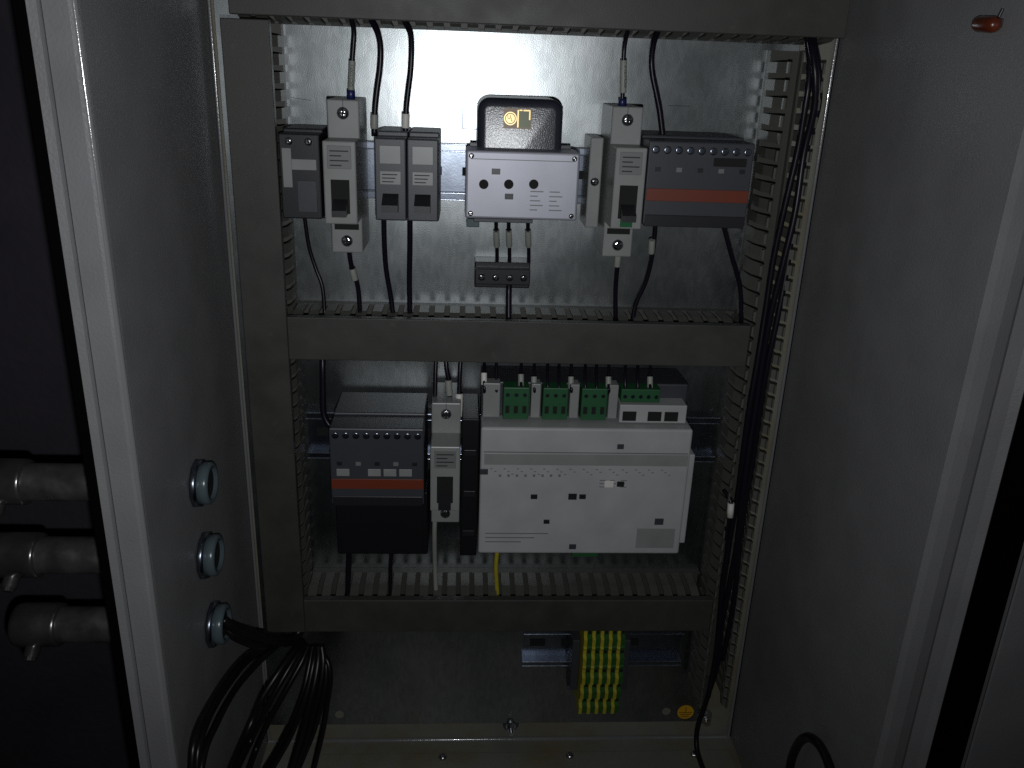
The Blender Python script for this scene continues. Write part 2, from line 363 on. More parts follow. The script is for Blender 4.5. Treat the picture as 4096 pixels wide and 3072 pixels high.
# ------------------------------------------------------------------ DIN rails
def rail(label, x0, x1, z):
    t = thing("mounting_rail", label, "rail", ((x0 + x1) / 2, 0, z), "top hat mounting rails")
    line = [(-7.5, z + 17.5), (-7.5, z + 13.2), (-0.4, z + 12.6), (-0.4, z - 12.6), (-7.5, z - 13.2), (-7.5, z - 17.5)]
    m = MB(); m.ribbon(line, 1.0, 'x', x0, x1, side=1); m.build("rail_profile", MT['zinc'], t)
    for zz, dd in ((z - 17.2, 7.6), (z - 13.0, 7.9), (z + 13.0, 7.9), (z + 17.2, 7.6)):
        MB().cyl((x0 + .05, -dd, zz), (x1 - .05, -dd, zz), .42, 10).build('lip_highlight', MT['zinc_highlight'], t)  # brighter metal along the lips draws their highlight lines
    for k in range(int((x1 - x0 - 10) // 25)):
        xx = x0 + 12 + k * 25
        MB().dbox(xx - 6, xx + 6, 0.55, 1.55, z - 2.6, z + 2.6).build("slot", MT['hole'], t)
    return t
rail("zinc rail behind the upper row of devices", -107, 185, -64)
rail("zinc rail behind the middle row of devices", -107, 185, -247)
rail("short zinc rail carrying the yellow green terminals", 52, 179, -427)

# ------------------------------------------------------------------ devices
def body(m, x0, x1, zt, zb, zn0, zn1, ds, dn, r=0.8, base=6):
    m.dbox(x0, x1, base, ds, zb, zt, r); m.dbox(x0 + .02, x1 - .02, ds - 8, dn, zn1, zn0, r)
def crossscrew(parent, x, d, z, r):
    m = MB(); m.lathe((x, -d, z), (0, -1, 0), [(0, r), (r * .35, r), (r * .6, r * .8), (r * .7, r * .4)], 20)
    o = m.build("screw", MT['nickel'], parent)
    m = MB(); m.dbox(x - r * .75, x + r * .75, d + r * .60, d + r * .74, z - r * .13, z + r * .13); m.dbox(x - r * .13, x + r * .13, d + r * .61, d + r * .75, z - r * .75, z + r * .75)
    m.build("slot", MT['hole'], o)
def breaker(label, x0, x1, zt, cb_green=False, mm='light', toggle='black', ds=45, dn=67):
    zb = zt - 88; z0, z1 = zt - 21, zt - 67
    t = thing("circuit_breaker", label, "circuit breaker", ((x0 + x1) / 2, -6, zb), "slim grey breakers")
    m = MB(); body(m, x0, x1, zt, zb, z0, z1, ds, dn); m.build("body", MT[mm], t)
    xc = (x0 + x1) / 2
    crossscrew(t, xc, ds, zt - 7.4, 3.5); crossscrew(t, xc, ds, zb + 7.4, 3.5)
    MB().dbox(xc - .15, xc + .15, ds, ds + .12, zt - 4, zt - .3).build("seam", MT['ink'], t)
    MB().dbox(x0 + 2.6, x1 - 2.6, dn, dn + .5, z0 - 15, z0 - 2.5, .2).build("rating_plate", MT['lightd'], t)
    for k in range(4):
        MB().dbox(x0 + 4, x1 - 4 - (k % 2) * 4, dn + .5, dn + .6, z0 - 5 - k * 2.6, z0 - 5.7 - k * 2.6).build("print_line", MT['ink'], t)
    m = MB(); m.dbox(xc - 5.2, xc + 5.2, dn, dn + .3, z1 + 6, z1 + 25); m.build("toggle_slot", MT['hole'], t)
    m = MB(); m.prism([(-dn + 1, z1 + 15), (-dn - 9, z1 + 9), (-dn - 9, z1 + 5.4), (-dn + 1, z1 + 6)], 'x', xc - 4, xc + 4); m.build("toggle", MT[toggle], t)
    if cb_green:
        MB().dbox(xc - 3.6, xc + 3.6, dn, dn + .7, z1 + 1.2, z1 + 5.2, .2).build("indicator", MT['led_green'], t)
    MB().dbox(x0 + 2, x1 - 2, ds - .1, ds + .35, zb + 14, zb + 17.5).build("wire_entry", MT['hole'], t)
    return t
breaker("slim breaker at left under the wire marked QC1, big cross screw on top", -78.6, -60.2, -21)
breaker("slim breaker under the wire marked QC2, right of the silver faced unit", 85.6, 103.6, -19.5, True)
breaker("slim breaker in the middle row beside the large pale controller", -18.6, 0.4, -206, True)

# small black relay far left
t = thing("relay_module", "small black relay with a grey L shaped label, leftmost of the upper row", "relay", (-94, -6, -95), None)
m = MB(); body(m, -105.5, -82.5, -38, -90, -40, -88, 38, 52); m.build("body", MT['black'], t)
m = MB(); m.dbox(-103.8, -98.6, 52, 52.6, -70, -48, .2); m.dbox(-98.6, -84.6, 52, 52.55, -60, -54, .2); m.build("label_plate", MT['light'], t)
for k in range(2): crossscrew(t, -99.5 + 11 * k, 52, -44.2, 2.2)
MB().dbox(-96, -85, 52, 52.5, -84, -66, .2).build("window", MT['dark'], t)

# two black modules side by side
for i, (x0, lab) in enumerate(((-50.5, "black two tone breaker module, nearer the QC1 breaker"), (-32.2, "black two tone breaker module, nearer the silver faced unit"))):
    x1 = x0 + 17.8; xc = (x0 + x1) / 2
    t = thing("breaker_module", lab, "breaker", (xc, -6, -108), "pair of black breaker modules")
    m = MB(); body(m, x0, x1, -37.5, -89, -40, -86, 43, 62); m.build("body", MT['dark'], t)
    MB().dbox(x0 + 3, x1 - 3, 62, 62.6, -54, -44, .2).build("label_plate", MT['light'], t)
    MB().dbox(x0 + 3, x1 - 3, 62, 62.5, -65.5, -58, .2).build("rating_plate", MT['light'], t)
    for k in range(3): MB().dbox(x0 + 4.2, x1 - 5 - k, 62.5, 62.6, -59.6 - k * 2, -60.2 - k * 2).build("print_line", MT['ink'], t)
    m = MB(); m.prism([(-61, -70), (-71, -76), (-71, -80), (-61, -81)], 'x', xc - 4.5, xc + 4.5); m.build("toggle", MT['black'], t)

# dark modules with a red stripe
def stripe_unit(label, x0, x1, zc, lightrow, top, bot):
    t = thing("control_module", label, "control module", ((x0 + x1) / 2, -6, zc - 45), "anthracite modules with a red stripe")
    zt, zb = zc + top + 1.5, zc - bot - 2
    m = MB(); body(m, x0, x1, zt, zb, zc + top, zc - bot, 44, 66, 1.0); m.build("body", MT['dark'], t)
    MB().dbox(x0 + .6, x1 - .6, 66, 66.7, zc - 7.5, zc - .5, .2).build("stripe", MT['red'], t)
    w_ = x1 - x0
    if lightrow:
        for k in range(5):
            if k == 1: continue
            xa = x0 + 4 + k * (w_ - 10) / 5
            MB().dbox(xa, xa + (w_ - 14) / 5.6, 66, 66.5, zc + 1.5, zc + 6.5, .2).build("label_strip", MT['light'], t)
    else:
        MB().dbox(x0 + w_ * .62, x1 - 4, 66, 66.4, zc + 12.8, zc + 17.5, .2).build("display", MT['hole'], t)
    for k in range(5):
        xa = x0 + 6 + k * (w_ - 12) / 4
        MB().dbox(xa - 1.6, xa + 1.6, 66, 66.6, zc + 9, zc + 11.5).build("indicator", MT['lightd' if k % 2 else 'black'], t)
    n = int(w_ // 6.5)
    for k in range(n):
        xa = x0 + 4 + k * (w_ - 8) / (n - 1)
        for zz in (zt - 6.5,):
            m = MB(); m.lathe((xa, -66, zz), (0, -1, 0), [(0, 2.2), (.3, 2.2), (.35, 1.4), (.36, .2)], 12); m.build("terminal_screw", MT['zinc'], t)
    MB().dbox(x0 + 1, x1 - 1, 58, 66.5, zc - bot - .8, zc - bot + 6, .4).build("lower_edge", MT['black'], t)
    return t
stripe_unit("dark module with red stripe in the upper row, right of the QC2 breaker", 104.5, 165.5, -62.3, False, 26, 21.5)
stripe_unit("dark module with red stripe and grey tags, left in the middle row", -82.0, -22.5, -250, True, 34.5, 19)

t = thing("black_module", "tall featureless black box below the lower red striped module", "black box", (-52, -6, -320))
m = MB(); m.dbox(-83, -21, 6, 44, -320, -271.5, 1.0); m.build("housing", MT['hole2'], t)
MB().dbox(-80, -24, 44, 44.6, -318, -275, .2).build("front_plate", MT['hole2'], t)
t = thing("shade_filler", "narrow black filler added for the shaded gap between the middle row breaker and the pale controller", "shade filler", (7, -6, -316))  # black block added to stand for the shade between breaker and controller
m = MB(); m.dbox(1.2, 12.6, 6, 52, -316, -214, .8); m.build("housing", MT['hole2'], t)
for k in range(3): MB().dbox(3, 10.8, 52, 52.5, -240 - k * 30, -236 - k * 30, .2).build("filler_bar", MT['black'], t)
# grey end clamp beside the QC2 breaker
t = thing("end_clamp", "narrow grey end clamp on the upper rail left of the QC2 breaker", "end clamp", (79, -6, -88), "rail end clamps")
m = MB(); m.dbox(75.5, 83.5, 6, 34, -92, -38, .8); m.build("body", MT['light'], t); crossscrew(t, 79.5, 34, -64, 2.6)

# silver faced unit in a black casing
t = thing("power_unit", "rounded black casing with gold UL mark and wide silver face, upper row centre", "power supply", (34, -3, -86))
m = MB(); m.dbox(-1.5, 61.5, .1, 1.3, -38, -22.0, .5); m.build("mounting_ear", MT['zinc'], t)
for x in (3.2,): MB().cyl((x, -1.2, -27), (x, -2.0, -27), 3.0, 20).build("ear_screw", MT['nickel'], t)
bmx = bmesh.new(); bmesh.ops.create_cube(bmx, size=1)
for v in bmx.verts:
    v.co = Vector((32.2 + v.co.x * 49.5, -26 + v.co.y * 48, -48.5 + v.co.z * 63))
vert_edges = [e for e in bmx.edges if abs(e.verts[0].co.y - e.verts[1].co.y) > 10 and max(e.verts[0].co.z, e.verts[1].co.z) > -30]
bmesh.ops.bevel(bmx, geom=vert_edges, offset=7, segments=6, profile=0.5, affect='EDGES')
fr = [e for e in bmx.edges if all(v.co.y < -49.9 for v in e.verts)]
bmesh.ops.bevel(bmx, geom=fr, offset=5, segments=5, profile=0.5, affect='EDGES')
for f in bmx.faces: f.smooth = True
for v in bmx.verts:                                           # the front leans back towards the top
    if v.co.y < -40: v.co.y += max(0, (v.co.z + 48) / 31) * 2.2
m = MB(); m._merge(bmx); m.build("casing", MT['casing'], t)
# UL sticker on the sloping upper face
def face_y(z): return -50.15 + max(0, (z + 48) / 31) * 2.2
def sl(m, xa, xb, za, zb, off, th=.25):
    bmq = m.bm; pts = []
    for (x, z) in ((xa, za), (xb, za), (xb, zb), (xa, zb)):
        pts.append((x, face_y(z), z))
    A = [bmq.verts.new(Vector(p) - Vector((0, off, 0))) for p in pts]; B = [bmq.verts.new(Vector(p) - Vector((0, off + th, 0))) for p in pts]
    for i in range(4): bmq.faces.new((A[i], A[(i + 1) % 4], B[(i + 1) % 4], B[i]))
    bmq.faces.new(A[::-1]); bmq.faces.new(B)
m = MB(); sl(m, 22.3, 38.5, -22.4, -33.5, 0.0); lab = m.build("label_plate", MT['brown'], t)
m = MB(); sl(m, 31.0, 37.6, -23.4, -32.6, 0.25, .1); m.build("olive_field", MT['olive'], lab)
m = MB(); sl(m, 30.2, 31.0, -23.2, -32.8, .25, .2); sl(m, 31.3, 33.0, -23.0, -23.7, .25, .2); sl(m, 33.6, 37.6, -23.0, -23.8, .25, .2); sl(m, 36.9, 37.7, -23.8, -28.5, .25, .2)
m.build("corner_marks", MT['gold'], lab)
def ring(m, cx, cz, r0, r1, off, th=.2, n=28):
    v = []
    for i in range(n):
        c, s_ = math.cos(2 * math.pi * i / n), math.sin(2 * math.pi * i / n)
        q = []
        for rr in (r0, r1):
            z = cz + rr * s_; q.append(m.bm.verts.new((cx + rr * c, face_y(z) - off - th, z)))
        v.append(q)
    for i in range(n):
        j = (i + 1) % n; m.bm.faces.new((v[i][0], v[j][0], v[j][1], v[i][1]))
m = MB(); ring(m, 26.2, -28.0, 3.05, 3.7, .25); ring(m, 26.2, -28.0, 0.01, 2.55, .25, .12); m.build("emblem_ring", MT['gold'], lab)
for ch, dx, dz in (("U", -.75, .7), ("L", .85, -.6)):
    tm = text_mesh("letter", ch, 2.9, None, lambda s_, t_, dx=dx, dz=dz: Vector((26.2 + dx + s_, face_y(-28 + dz + t_) - .45, -28.0 + dz + t_)))
    tm.build("emblem_letter", MT['ink'], lab)
m = MB(); m.dbox(1.0, 65.5, 40, 68, -44.5, -82.5, 1.4, 3); m.build("silver_face", MT['silver'], t)
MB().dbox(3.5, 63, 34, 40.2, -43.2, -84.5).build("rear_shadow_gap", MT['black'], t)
for u in (1935, 2035, 2135):
    p = at(u, 737, 68); MB().cyl((p.x, -67.8, p.z), (p.x, -68.3, p.z), 2.7, 20).build("socket", MT['hole'], t)
for u, v in ((1984, 686), (2036, 786)):
    p = at(u, v, 68); MB().dbox(p.x - 2.4, p.x + 2.4, 68, 68.4, p.z - 1.6, p.z + 1.6, .15).build("badge", MT['black'], t)
MB().dbox(4, 62, 68, 68.15, -49.0, -49.4).build("print_line", MT['lightd'], t)
for k in range(10):
    xa = 38 + (k % 2) * 11; za = -66 - (k // 2) * 2.6
    MB().dbox(xa, xa + 7.5 - (k % 3) * 1.6, 68, 68.08, za, za - .6).build("print_line", MT['lightd'], t)
for x_, z_ in ((4.2, -47.6), (62.2, -47.6), (4.2, -79.6), (62.2, -79.6)): crossscrew(t, x_, 68, z_, 1.5)
MB().dbox(6, 40, 66, 69, -84.3, -82.0, .4).build("lower_latch", MT['dark'], t)
m = MB(); m.dbox(2, 9.5, 30, 60, -89, -84, .5); m.build("blue_clip", MT['bushing'], t)

# black terminal strip under it, with its own wires
t = thing("terminal_strip", "black screw terminal strip on the plate below the silver faced unit", "terminal strip", (24, -.2, -136))
m = MB(); m.dbox(8, 44, .3, 16, -136, -119, .8); m.dbox(8.2, 43.8, 14, 22, -132.5, -122.5, .6); m.build("body", MT['black'], t)
for k in range(4):
    crossscrew(t, 12.5 + k * 9, 22, -127.5, 2.3)
# large pale controller
t = thing("controller", "large pale grey controller with green plugs along its top, middle row", "controller", (84, -6, -310))
m = MB(); m.dbox(13.6, 150, 8, 40, -309, -192.5, 1.0); m.build("rear_housing", MT['dark'], t)
m = MB(); m.dbox(13.4, 150.4, 40, 62, -308, -215.5, 1.6, 3); m.build("front_housing", MT['plc'], t)
MB().dbox(150.6, 155.5, 12, 56, -303, -236, .8).build("side_module", MT['plc'], t)
MB().dbox(15.5, 148.5, 62, 62.25, -232.2, -232.9).build("seam", MT['lightd'], t)
MB().dbox(16, 149, 62, 62.4, -233.5, -241.5, .2).build("name_band", MT['light'], t)
for k, (xa, xb) in enumerate(((27.5, 44), (53, 69.2), (78, 94.6), (103.5, 129))):
    zb_ = -214 if k < 3 else -201
    m = MB(); m.dbox(xa, xb, 40, 52, zb_, -192, .5)
    pg = m.build("green_plug", MT['green'], t)
    n = max(3, int((xb - xa) // 5))
    for q in range(n):
        xx = xa + (xb - xa) * (q + .5) / n
        MB().cyl((xx, -51.9, -197), (xx, -52.25, -197), 1.35, 12).build("clamp_screw", MT['zinc'], pg)
        if k < 3: MB().dbox(xx - 1.3, xx + 1.3, 51.9, 52.3, -209.5, -204.5).build("wire_hole", MT['hole'], pg)
for xa, xb in ((14.5, 25.5), (45.5, 51.6), (70.6, 76.6), (96, 102)):
    MB().dbox(xa, xb, 40, 50, -213.5, -190, .6).build("divider", MT['light'], t)
m = MB(); m.dbox(103, 147, 40, 54, -214.5, -202, .6); m.build("port_block", MT['plc'], t)
for xa in (105, 121.5, 132.5):
    MB().dbox(xa, xa + 9, 54, 54.5, -213, -206.4, .2).build("socket", MT['hole'], t)
def pt(u, v, r=2.2, m_='black', nm="indicator"):
    p = at(u, v, 62); MB().dbox(p.x - r, p.x + r, 62, 62.5, p.z - r * .8, p.z + r * .8, .2).build(nm, MT[m_], t)
pt(2136, 1986); pt(2290, 1986, 2.8, 'hole', "switch"); pt(2330, 1986, 2.2, 'black'); pt(2186, 2086, 2.0); pt(2436, 1936, 3.0, 'white', "button")
pt(2482, 1936, 2.4, 'hole', "switch"); pt(2482, 1786, 2.2, 'dark'); pt(2636, 2086, 3.0, 'dark', "badge"); pt(2290, 2186, 2.4, 'dark'); pt(1936, 1886, 2.6, 'dark', "badge")
for k in range(8):
    p = at(2000 + k * 34, 1902, 62); MB().dbox(p.x - .8, p.x + .8, 62, 62.35, p.z - .8, p.z + .8).build("lamp", MT['lightd'], t)
for k in range(14):
    for q in range(2 + k % 2):
        xa = 20 + k * 8.6 + q * 2.6
        MB().dbox(xa, xa + 1.5, 62, 62.08, -244.2 - q * 1.9, -244.8 - q * 1.9).build("print_line", MT['lightd'], t)
for k in range(9):
    xa = 92 + (k % 3) * 7; za = -252 - (k // 3) * 2.4
    MB().dbox(xa, xa + 4.2 - (k % 2) * 1.3, 62, 62.08, za, za - .6).build("print_line", MT['lightd'], t)
for k in range(3):
    MB().dbox(18, 60 - k * 9, 62, 62.12, -292 - k * 3.2, -292.7 - k * 3.2).build("print_line", MT['lightd'], t)
MB().dbox(120, 146, 62, 62.4, -288, -303, .3).build("flap", MT['light'], t)
m = MB(); m.dbox(79, 97, 26, 50, -318, -309.2, .5); m.build("lower_plug", MT['green'], t)

# ------------------------------------------------------------------ terminals on the short rail
def terminal(x0, label):
    z0, z1 = -384.5, -466; t = thing("terminal_block", label, "terminal", (x0 + 3, -6, z1), "yellow green earth terminals")
    def prof(off):
        # stepped silhouette in (y, z), symmetric about the rail
        P = [(-6, z1), (-30, z1), (-33, z1 + 2)]
        n = 5; hh = (z0 - z1) / n
        for k in range(n):
            za = z1 + 2 + k * (hh - .8); dd = 38 + (2.5 - abs(k - 2)) * 2.2 + off
            P += [(-dd, za + .6), (-dd - .8, za + hh * .45), (-dd + 2.2, za + hh * .55), (-dd + 2.0, za + hh * .8), (-dd + .8, za + hh - 1.2)]
        P += [(-32, z0 - .5), (-6, z0)]
        return P
    m = MB(); m.prism(prof(0.6), 'x', x0, x0 + 2.45); m.build("yellow_side", MT['yellow'], t)
    m = MB(); m.prism(prof(-.6), 'x', x0 + 2.5, x0 + 6.05); g = m.build("green_side", MT['tgreen'], t)
    n = 5; hh = (z0 - z1) / n
    for k in range(n):
        za = z1 + 2 + k * (hh - .8) + hh * .68; dd = 38 + (2.5 - abs(k - 2)) * 2.2 - 2.6
        MB().dbox(x0 + 3.2, x0 + 5.7, dd - 1, dd + .35, za - 1.1, za + 1.3).build("wire_entry", MT['hole'], g)
    return t
names = ("first from the left", "second from the left", "middle one of five", "second from the right", "last on the right")
for k in range(5): terminal(93.9 + k * 6.25, "yellow and green earth terminal on the short rail, " + names[k])
for x0, lab in ((87.3, "dark grey end clamp left of the yellow green terminals"), (125.6, "dark grey end clamp right of the yellow green terminals")):
    t = thing("end_clamp", lab, "end clamp", (x0 + 3, -6, -452), "rail end clamps")
    MB().dbox(x0, x0 + 6, 6, 30, -449, -403, .8).build("body", MT['dark'], t)
    MB().dbox(x0, x0 + 6, 6, 20, -457, -449.2, .8).build("foot", MT['dark'], t)
    xs = x0 + (2.2 if x0 < 100 else 4.2)
    m = MB(); m.lathe((xs, -20, -452.6), (0, -1, -.15), [(0, 3.0), (1.3, 3.0), (2.1, 2.2), (2.5, 1)], 18); m.build("screw", MT['nickel'], t)

# ------------------------------------------------------------------ earth sticker
p = at(2742, 2848, 0); t = thing("earth_sticker", "round yellow sticker with a black earth symbol at the lower right of the plate", "sticker", (p.x, 0, p.z))
MB().cyl((p.x, -.05, p.z), (p.x, -.3, p.z), 6.9, 40, smooth=False).build("disc", MT['sticker'], t)
m = MB()
for xa, xb, za, zb in ((-.22, .22, 5.2, -.3), (-5.6, 5.6, -.1, -.6), (-4.3, 4.3, -2.1, -2.6), (-3.0, 3.0, -4.1, -4.6)):
    m.dbox(p.x + xa, p.x + xb, .3, .38, p.z + zb, p.z + za)
m.build("symbol", MT['ink'], t)

# ------------------------------------------------------------------ marked wires at the top
def L(pts, d):                                                 # (u, v[, d]) list -> points
    return [at(q[0], q[1], q[2] if len(q) > 2 else d) for q in pts]
def wire(label, pts, r, d=30, sub=6, m='cable', sleeves=(), ferrule=None, group="black control wires", cat="wire", name="wire"):
    P = L(pts, d); t = thing(name, label, cat, tuple(P[-1]), group)
    MB().tube(P, r, 12, sub).build("sheath", MT[m], t)
    for (a, b, rr, mm) in sleeves: MB().lathe(a, b - a, [(0, rr * .96), (.3, rr), ((b - a).length - .3, rr), ((b - a).length, rr * .96)], 24).build("marker_sleeve", MT[mm], t)
    if ferrule:
        a, b, rr = ferrule; MB().lathe(a, b - a, [(0, rr * .85), (.5, rr), ((b - a).length, rr)], 6).build("ferrule", MT['blue'], t)
    return t
def sleeve_text(t, a, b, rr, body, ang0, size):
    """lettering wrapped round a sleeve from a (top) to b (bottom), reading upwards"""
    ax = (a - b).normalized(); fr = Vector((0, -1, 0)); fr = (fr - ax * fr.dot(ax)).normalized(); sd = ax.cross(fr) * -1
    mid = (a + b) / 2
    def fn(s_, t_):
        th = t_ / rr - ang0
        return mid + ax * s_ + (fr * math.cos(th) + sd * math.sin(th)) * (rr + .09)
    text_mesh("letters", body, size, None, fn).build("lettering", MT['ink'], t)
a, b = at(1409, 243, 30), at(1404, 360, 30)
t = wire("black wire with the grey sleeve reading QC1:1/XF:1, into the left breaker",
         [(1402, 45, 26), (1408, 85, 28), (1416, 130, 30), (1413, 190, 30), (1409, 245, 30), (1404, 380, 30)], 1.5, 30,
         sleeves=((a, b, 1.95, 'sleeve'),), ferrule=(at(1404, 361, 30), at(1404, 402, 30), 2.6))
sleeve_text(t, a, b, 1.95, "QC1:1/XF:1", 0.12, 2.25)
a, b = at(2494, 241, 30), at(2492, 372, 30)
t = wire("black wire with the grey sleeve reading QC2:1/T1:3, into the second breaker",
         [(2518, 100, 24), (2508, 135, 28), (2498, 185, 30), (2494, 240, 30), (2492, 330, 30), (2489, 405, 30)], 1.35, 30,
         sleeves=((a, b, 1.95, 'sleeve'),), ferrule=(at(2490, 395, 30), at(2489, 430, 30), 2.55))
sleeve_text(t, a, b, 1.95, "QC2:1/T1:3", 0.62, 2.25)
wire("black wire curving right from the top duct, second from the left",
     [(1478, 48, 24), (1488, 85, 28), (1510, 130, 32), (1522, 190, 34), (1520, 270, 34), (1508, 360, 34), (1500, 440, 34), (1497, 545, 34)], 1.75, 34,
     sleeves=((at(1498, 458, 34), at(1497, 515, 34), 2.3, 'sleeve'),))
wire("black wire dropping straight from the top duct, third from the left",
     [(1608, 50, 24), (1622, 90, 28), (1642, 135, 32), (1646, 200, 34), (1642, 290, 34), (1632, 370, 34), (1625, 440, 34), (1622, 545, 34)], 1.7, 34,
     sleeves=((at(1623, 455, 34), at(1622, 512, 34), 2.3, 'white'),))
wire("black wire leaving the top duct and bending right to the red striped module",
     [(2640, 105, 24), (2628, 135, 28), (2614, 175, 32), (2606, 240, 34), (2610, 300, 34), (2624, 370, 34), (2638, 440, 34), (2648, 520, 34), (2655, 580, 34)], 1.75, 34)

# ------------------------------------------------------------------ wires between rows
wire("thin black wire from the small relay slanting to the middle duct", [(1215, 840, 14), (1235, 980, 12), (1262, 1070, 12), (1290, 1150, 14), (1300, 1265, 20)], 1.3)
wire("black wire below the QC1 breaker into the middle duct", [(1392, 960, 34), (1405, 1060, 30), (1432, 1150, 26), (1442, 1275, 24)], 1.5,
     sleeves=((at(1409, 1075, 29), at(1420, 1120, 28), 2.1, 'sleeve'),))
wire("black wire below the left black module into the middle duct", [(1535, 840, 34), (1538, 980, 30), (1545, 1080, 26), (1562, 1180, 24), (1575, 1275, 24)], 1.6)
wire("black wire below the right black module into the middle duct", [(1640, 840, 34), (1640, 980, 30), (1638, 1120, 26), (1640, 1275, 24)], 1.7)
for k, (u, lab, sm) in enumerate(((1985, "left", 'sleeve'), (2035, "middle", 'sleeve'), (2112, "right", 'sleeve'))):
    wire("short wire with a pale sleeve above the black terminal strip, " + lab, [(u, 850, 40), (u, 930, 26), (u + 3, 1000, 14), (u + 3, 1055, 10)], 1.2,
         sleeves=((at(u, 925, 28), at(u + 2, 985, 22.5), 1.9, sm),), group="short sleeved wires")
wire("black wire from the black terminal strip down to the middle duct", [(2040, 1090, 16), (2036, 1150, 16), (2035, 1200, 18), (2035, 1280, 22)], 2.0)
wire("black wire below the QC2 breaker into the middle duct", [(2480, 960, 34), (2470, 1060, 30), (2462, 1160, 26), (2462, 1280, 24)], 1.5,
     sleeves=((at(2473, 1010, 32), at(2468, 1065, 30), 2.1, 'sleeve'),))
wire("black wire from the upper red striped module bending left into the duct", [(2625, 850, 34), (2612, 1000, 30), (2585, 1120, 26), (2545, 1210, 24), (2530, 1280, 24)], 1.5,
     sleeves=((at(2608, 960, 33), at(2605, 1012, 30), 2.1, 'sleeve'),))
wire("black wire from the upper red striped module straight into the duct", [(2880, 850, 34), (2925, 1020, 30), (2960, 1150, 26), (2965, 1290, 24)], 1.5)
wire("black wire from the middle duct to the lower red striped module", [(1290, 1400, 26), (1291, 1470, 30), (1292, 1560, 32), (1296, 1660, 34), (1330, 1720, 36)], 2.0)
wire("black wire from the middle duct into the breaker of the middle row", [(1785, 1400, 26), (1786, 1470, 30), (1800, 1560, 32), (1792, 1690, 34)], 1.6,
     sleeves=((at(1793, 1520, 31.5), at(1798, 1580, 32), 2.3, 'sleeve'),), ferrule=(at(1793, 1650, 33.6), at(1792, 1690, 34), 2.6))
wire("wire with a white sleeve beside the middle row breaker", [(1845, 1410, 26), (1840, 1480, 30), (1836, 1600, 34), (1832, 1720, 40)], 1.5,
     sleeves=((at(1837, 1575, 34), at(1834, 1665, 37), 2.6, 'white'),))
wire("wire with a pale sleeve at the left of the middle row breaker", [(1745, 1410, 26), (1742, 1500, 30), (1740, 1600, 34), (1738, 1720, 40)], 1.4,
     sleeves=((at(1741, 1600, 34), at(1739, 1690, 38), 2.2, 'white'),))
cols = [(1936, 1515, 'white'), (1984, 1560, 'white'), (2084, 1520, 'sleeve'), (2136, 1530, 'sleeve'), (2190, 1510, None), (2235, 1515, None), (2284, 1530, 'sleeve'), (2340, 1510, None), (2385, 1515, None), (2434, 1530, 'sleeve'), (2500, 1500, None), (2550, 1505, None), (2600, 1530, 'sleeve')]
for k, (u, v, sm) in enumerate(cols):
    nth = ("first", "second", "third", "fourth", "fifth", "sixth", "seventh", "eighth", "ninth", "tenth", "eleventh", "twelfth", "thirteenth")[k]
    sl_ = ((at(u, v - 24, 44.5), at(u, v + 24, 47), 1.9, sm),) if sm else ()
    wire("thin wire into the controller's green plugs, %s from the left%s" % (nth, {"white": ", white sleeve", "sleeve": ", grey sleeve"}.get(sm, "")),
         [(u + 4, 1400, 26), (u + 2, 1450, 36), (u, v, 46), (u + 2, 1560, 50), (u + 2, 1580, 46)], 1.0, sleeves=sl_, group="wires into the green plugs")
wire("green and yellow earth wire from the controller to the lowest duct", [(1990, 2195, 30), (1984, 2260, 30), (1986, 2320, 28), (1990, 2380, 26)], 1.6, m='yellow', group="earth wires")
wire("grey wire from the middle row breaker down to the lowest duct", [(1742, 2030, 40), (1738, 2130, 38), (1740, 2260, 28), (1745, 2390, 26)], 1.7, m='sleeve', group="grey wires")
wire("black wire from the lower red striped module to the lowest duct", [(1395, 2130, 34), (1396, 2220, 30), (1394, 2270, 28), (1390, 2390, 26)], 2.0)
wire("second black wire from the lower red striped module to the lowest duct", [(1560, 2150, 34), (1565, 2220, 30), (1562, 2260, 28), (1562, 2390, 26)], 1.5)

# ------------------------------------------------------------------ cables in the open right duct
bundle = [
    ("thickest black cable of the open duct, running out at its foot", 2.3,
     [(3238, 120, 30), (3244, 180, 36), (3256, 250, 38), (3262, 330, 36), (3256, 440, 32), (3232, 600, 28), (3214, 850, 26), (3188, 1080, 28), (3160, 1436, 26), (3120, 1700, 28), (3062, 2036, 26), (3010, 2300, 26),
      (2905, 2611, 28), (2868, 2700, 34), (2828, 2800, 32), (2800, 2870, 28), (2786, 2940, 30), (2788, 3000, 36), (2806, 3060, 42), (2830, 3120, 48), (2850, 3180, 54)]),
    ("black cable at the left in the open right duct, with a pale sleeve", 2.3,
     [(3226, 125, 26), (3232, 190, 30), (3238, 260, 32), (3234, 340, 32), (3222, 420, 30), (3205, 540, 28), (3180, 836, 26), (3160, 1080, 26), (3125, 1436, 26), (3092, 1700, 26), (3030, 2036, 26), (2975, 2300, 24), (2890, 2640, 22), (2862, 2760, 16)]),
    ("black cable at the right in the open right duct", 2.2,
     [(3250, 125, 26), (3258, 190, 30), (3272, 270, 32), (3276, 350, 30), (3270, 440, 28), (3252, 600, 26), (3232, 850, 24), (3208, 1100, 24), (3176, 1436, 24), (3142, 1700, 24), (3090, 2036, 22), (3034, 2300, 22), (2950, 2660, 22), (2930, 2790, 14)]),
]
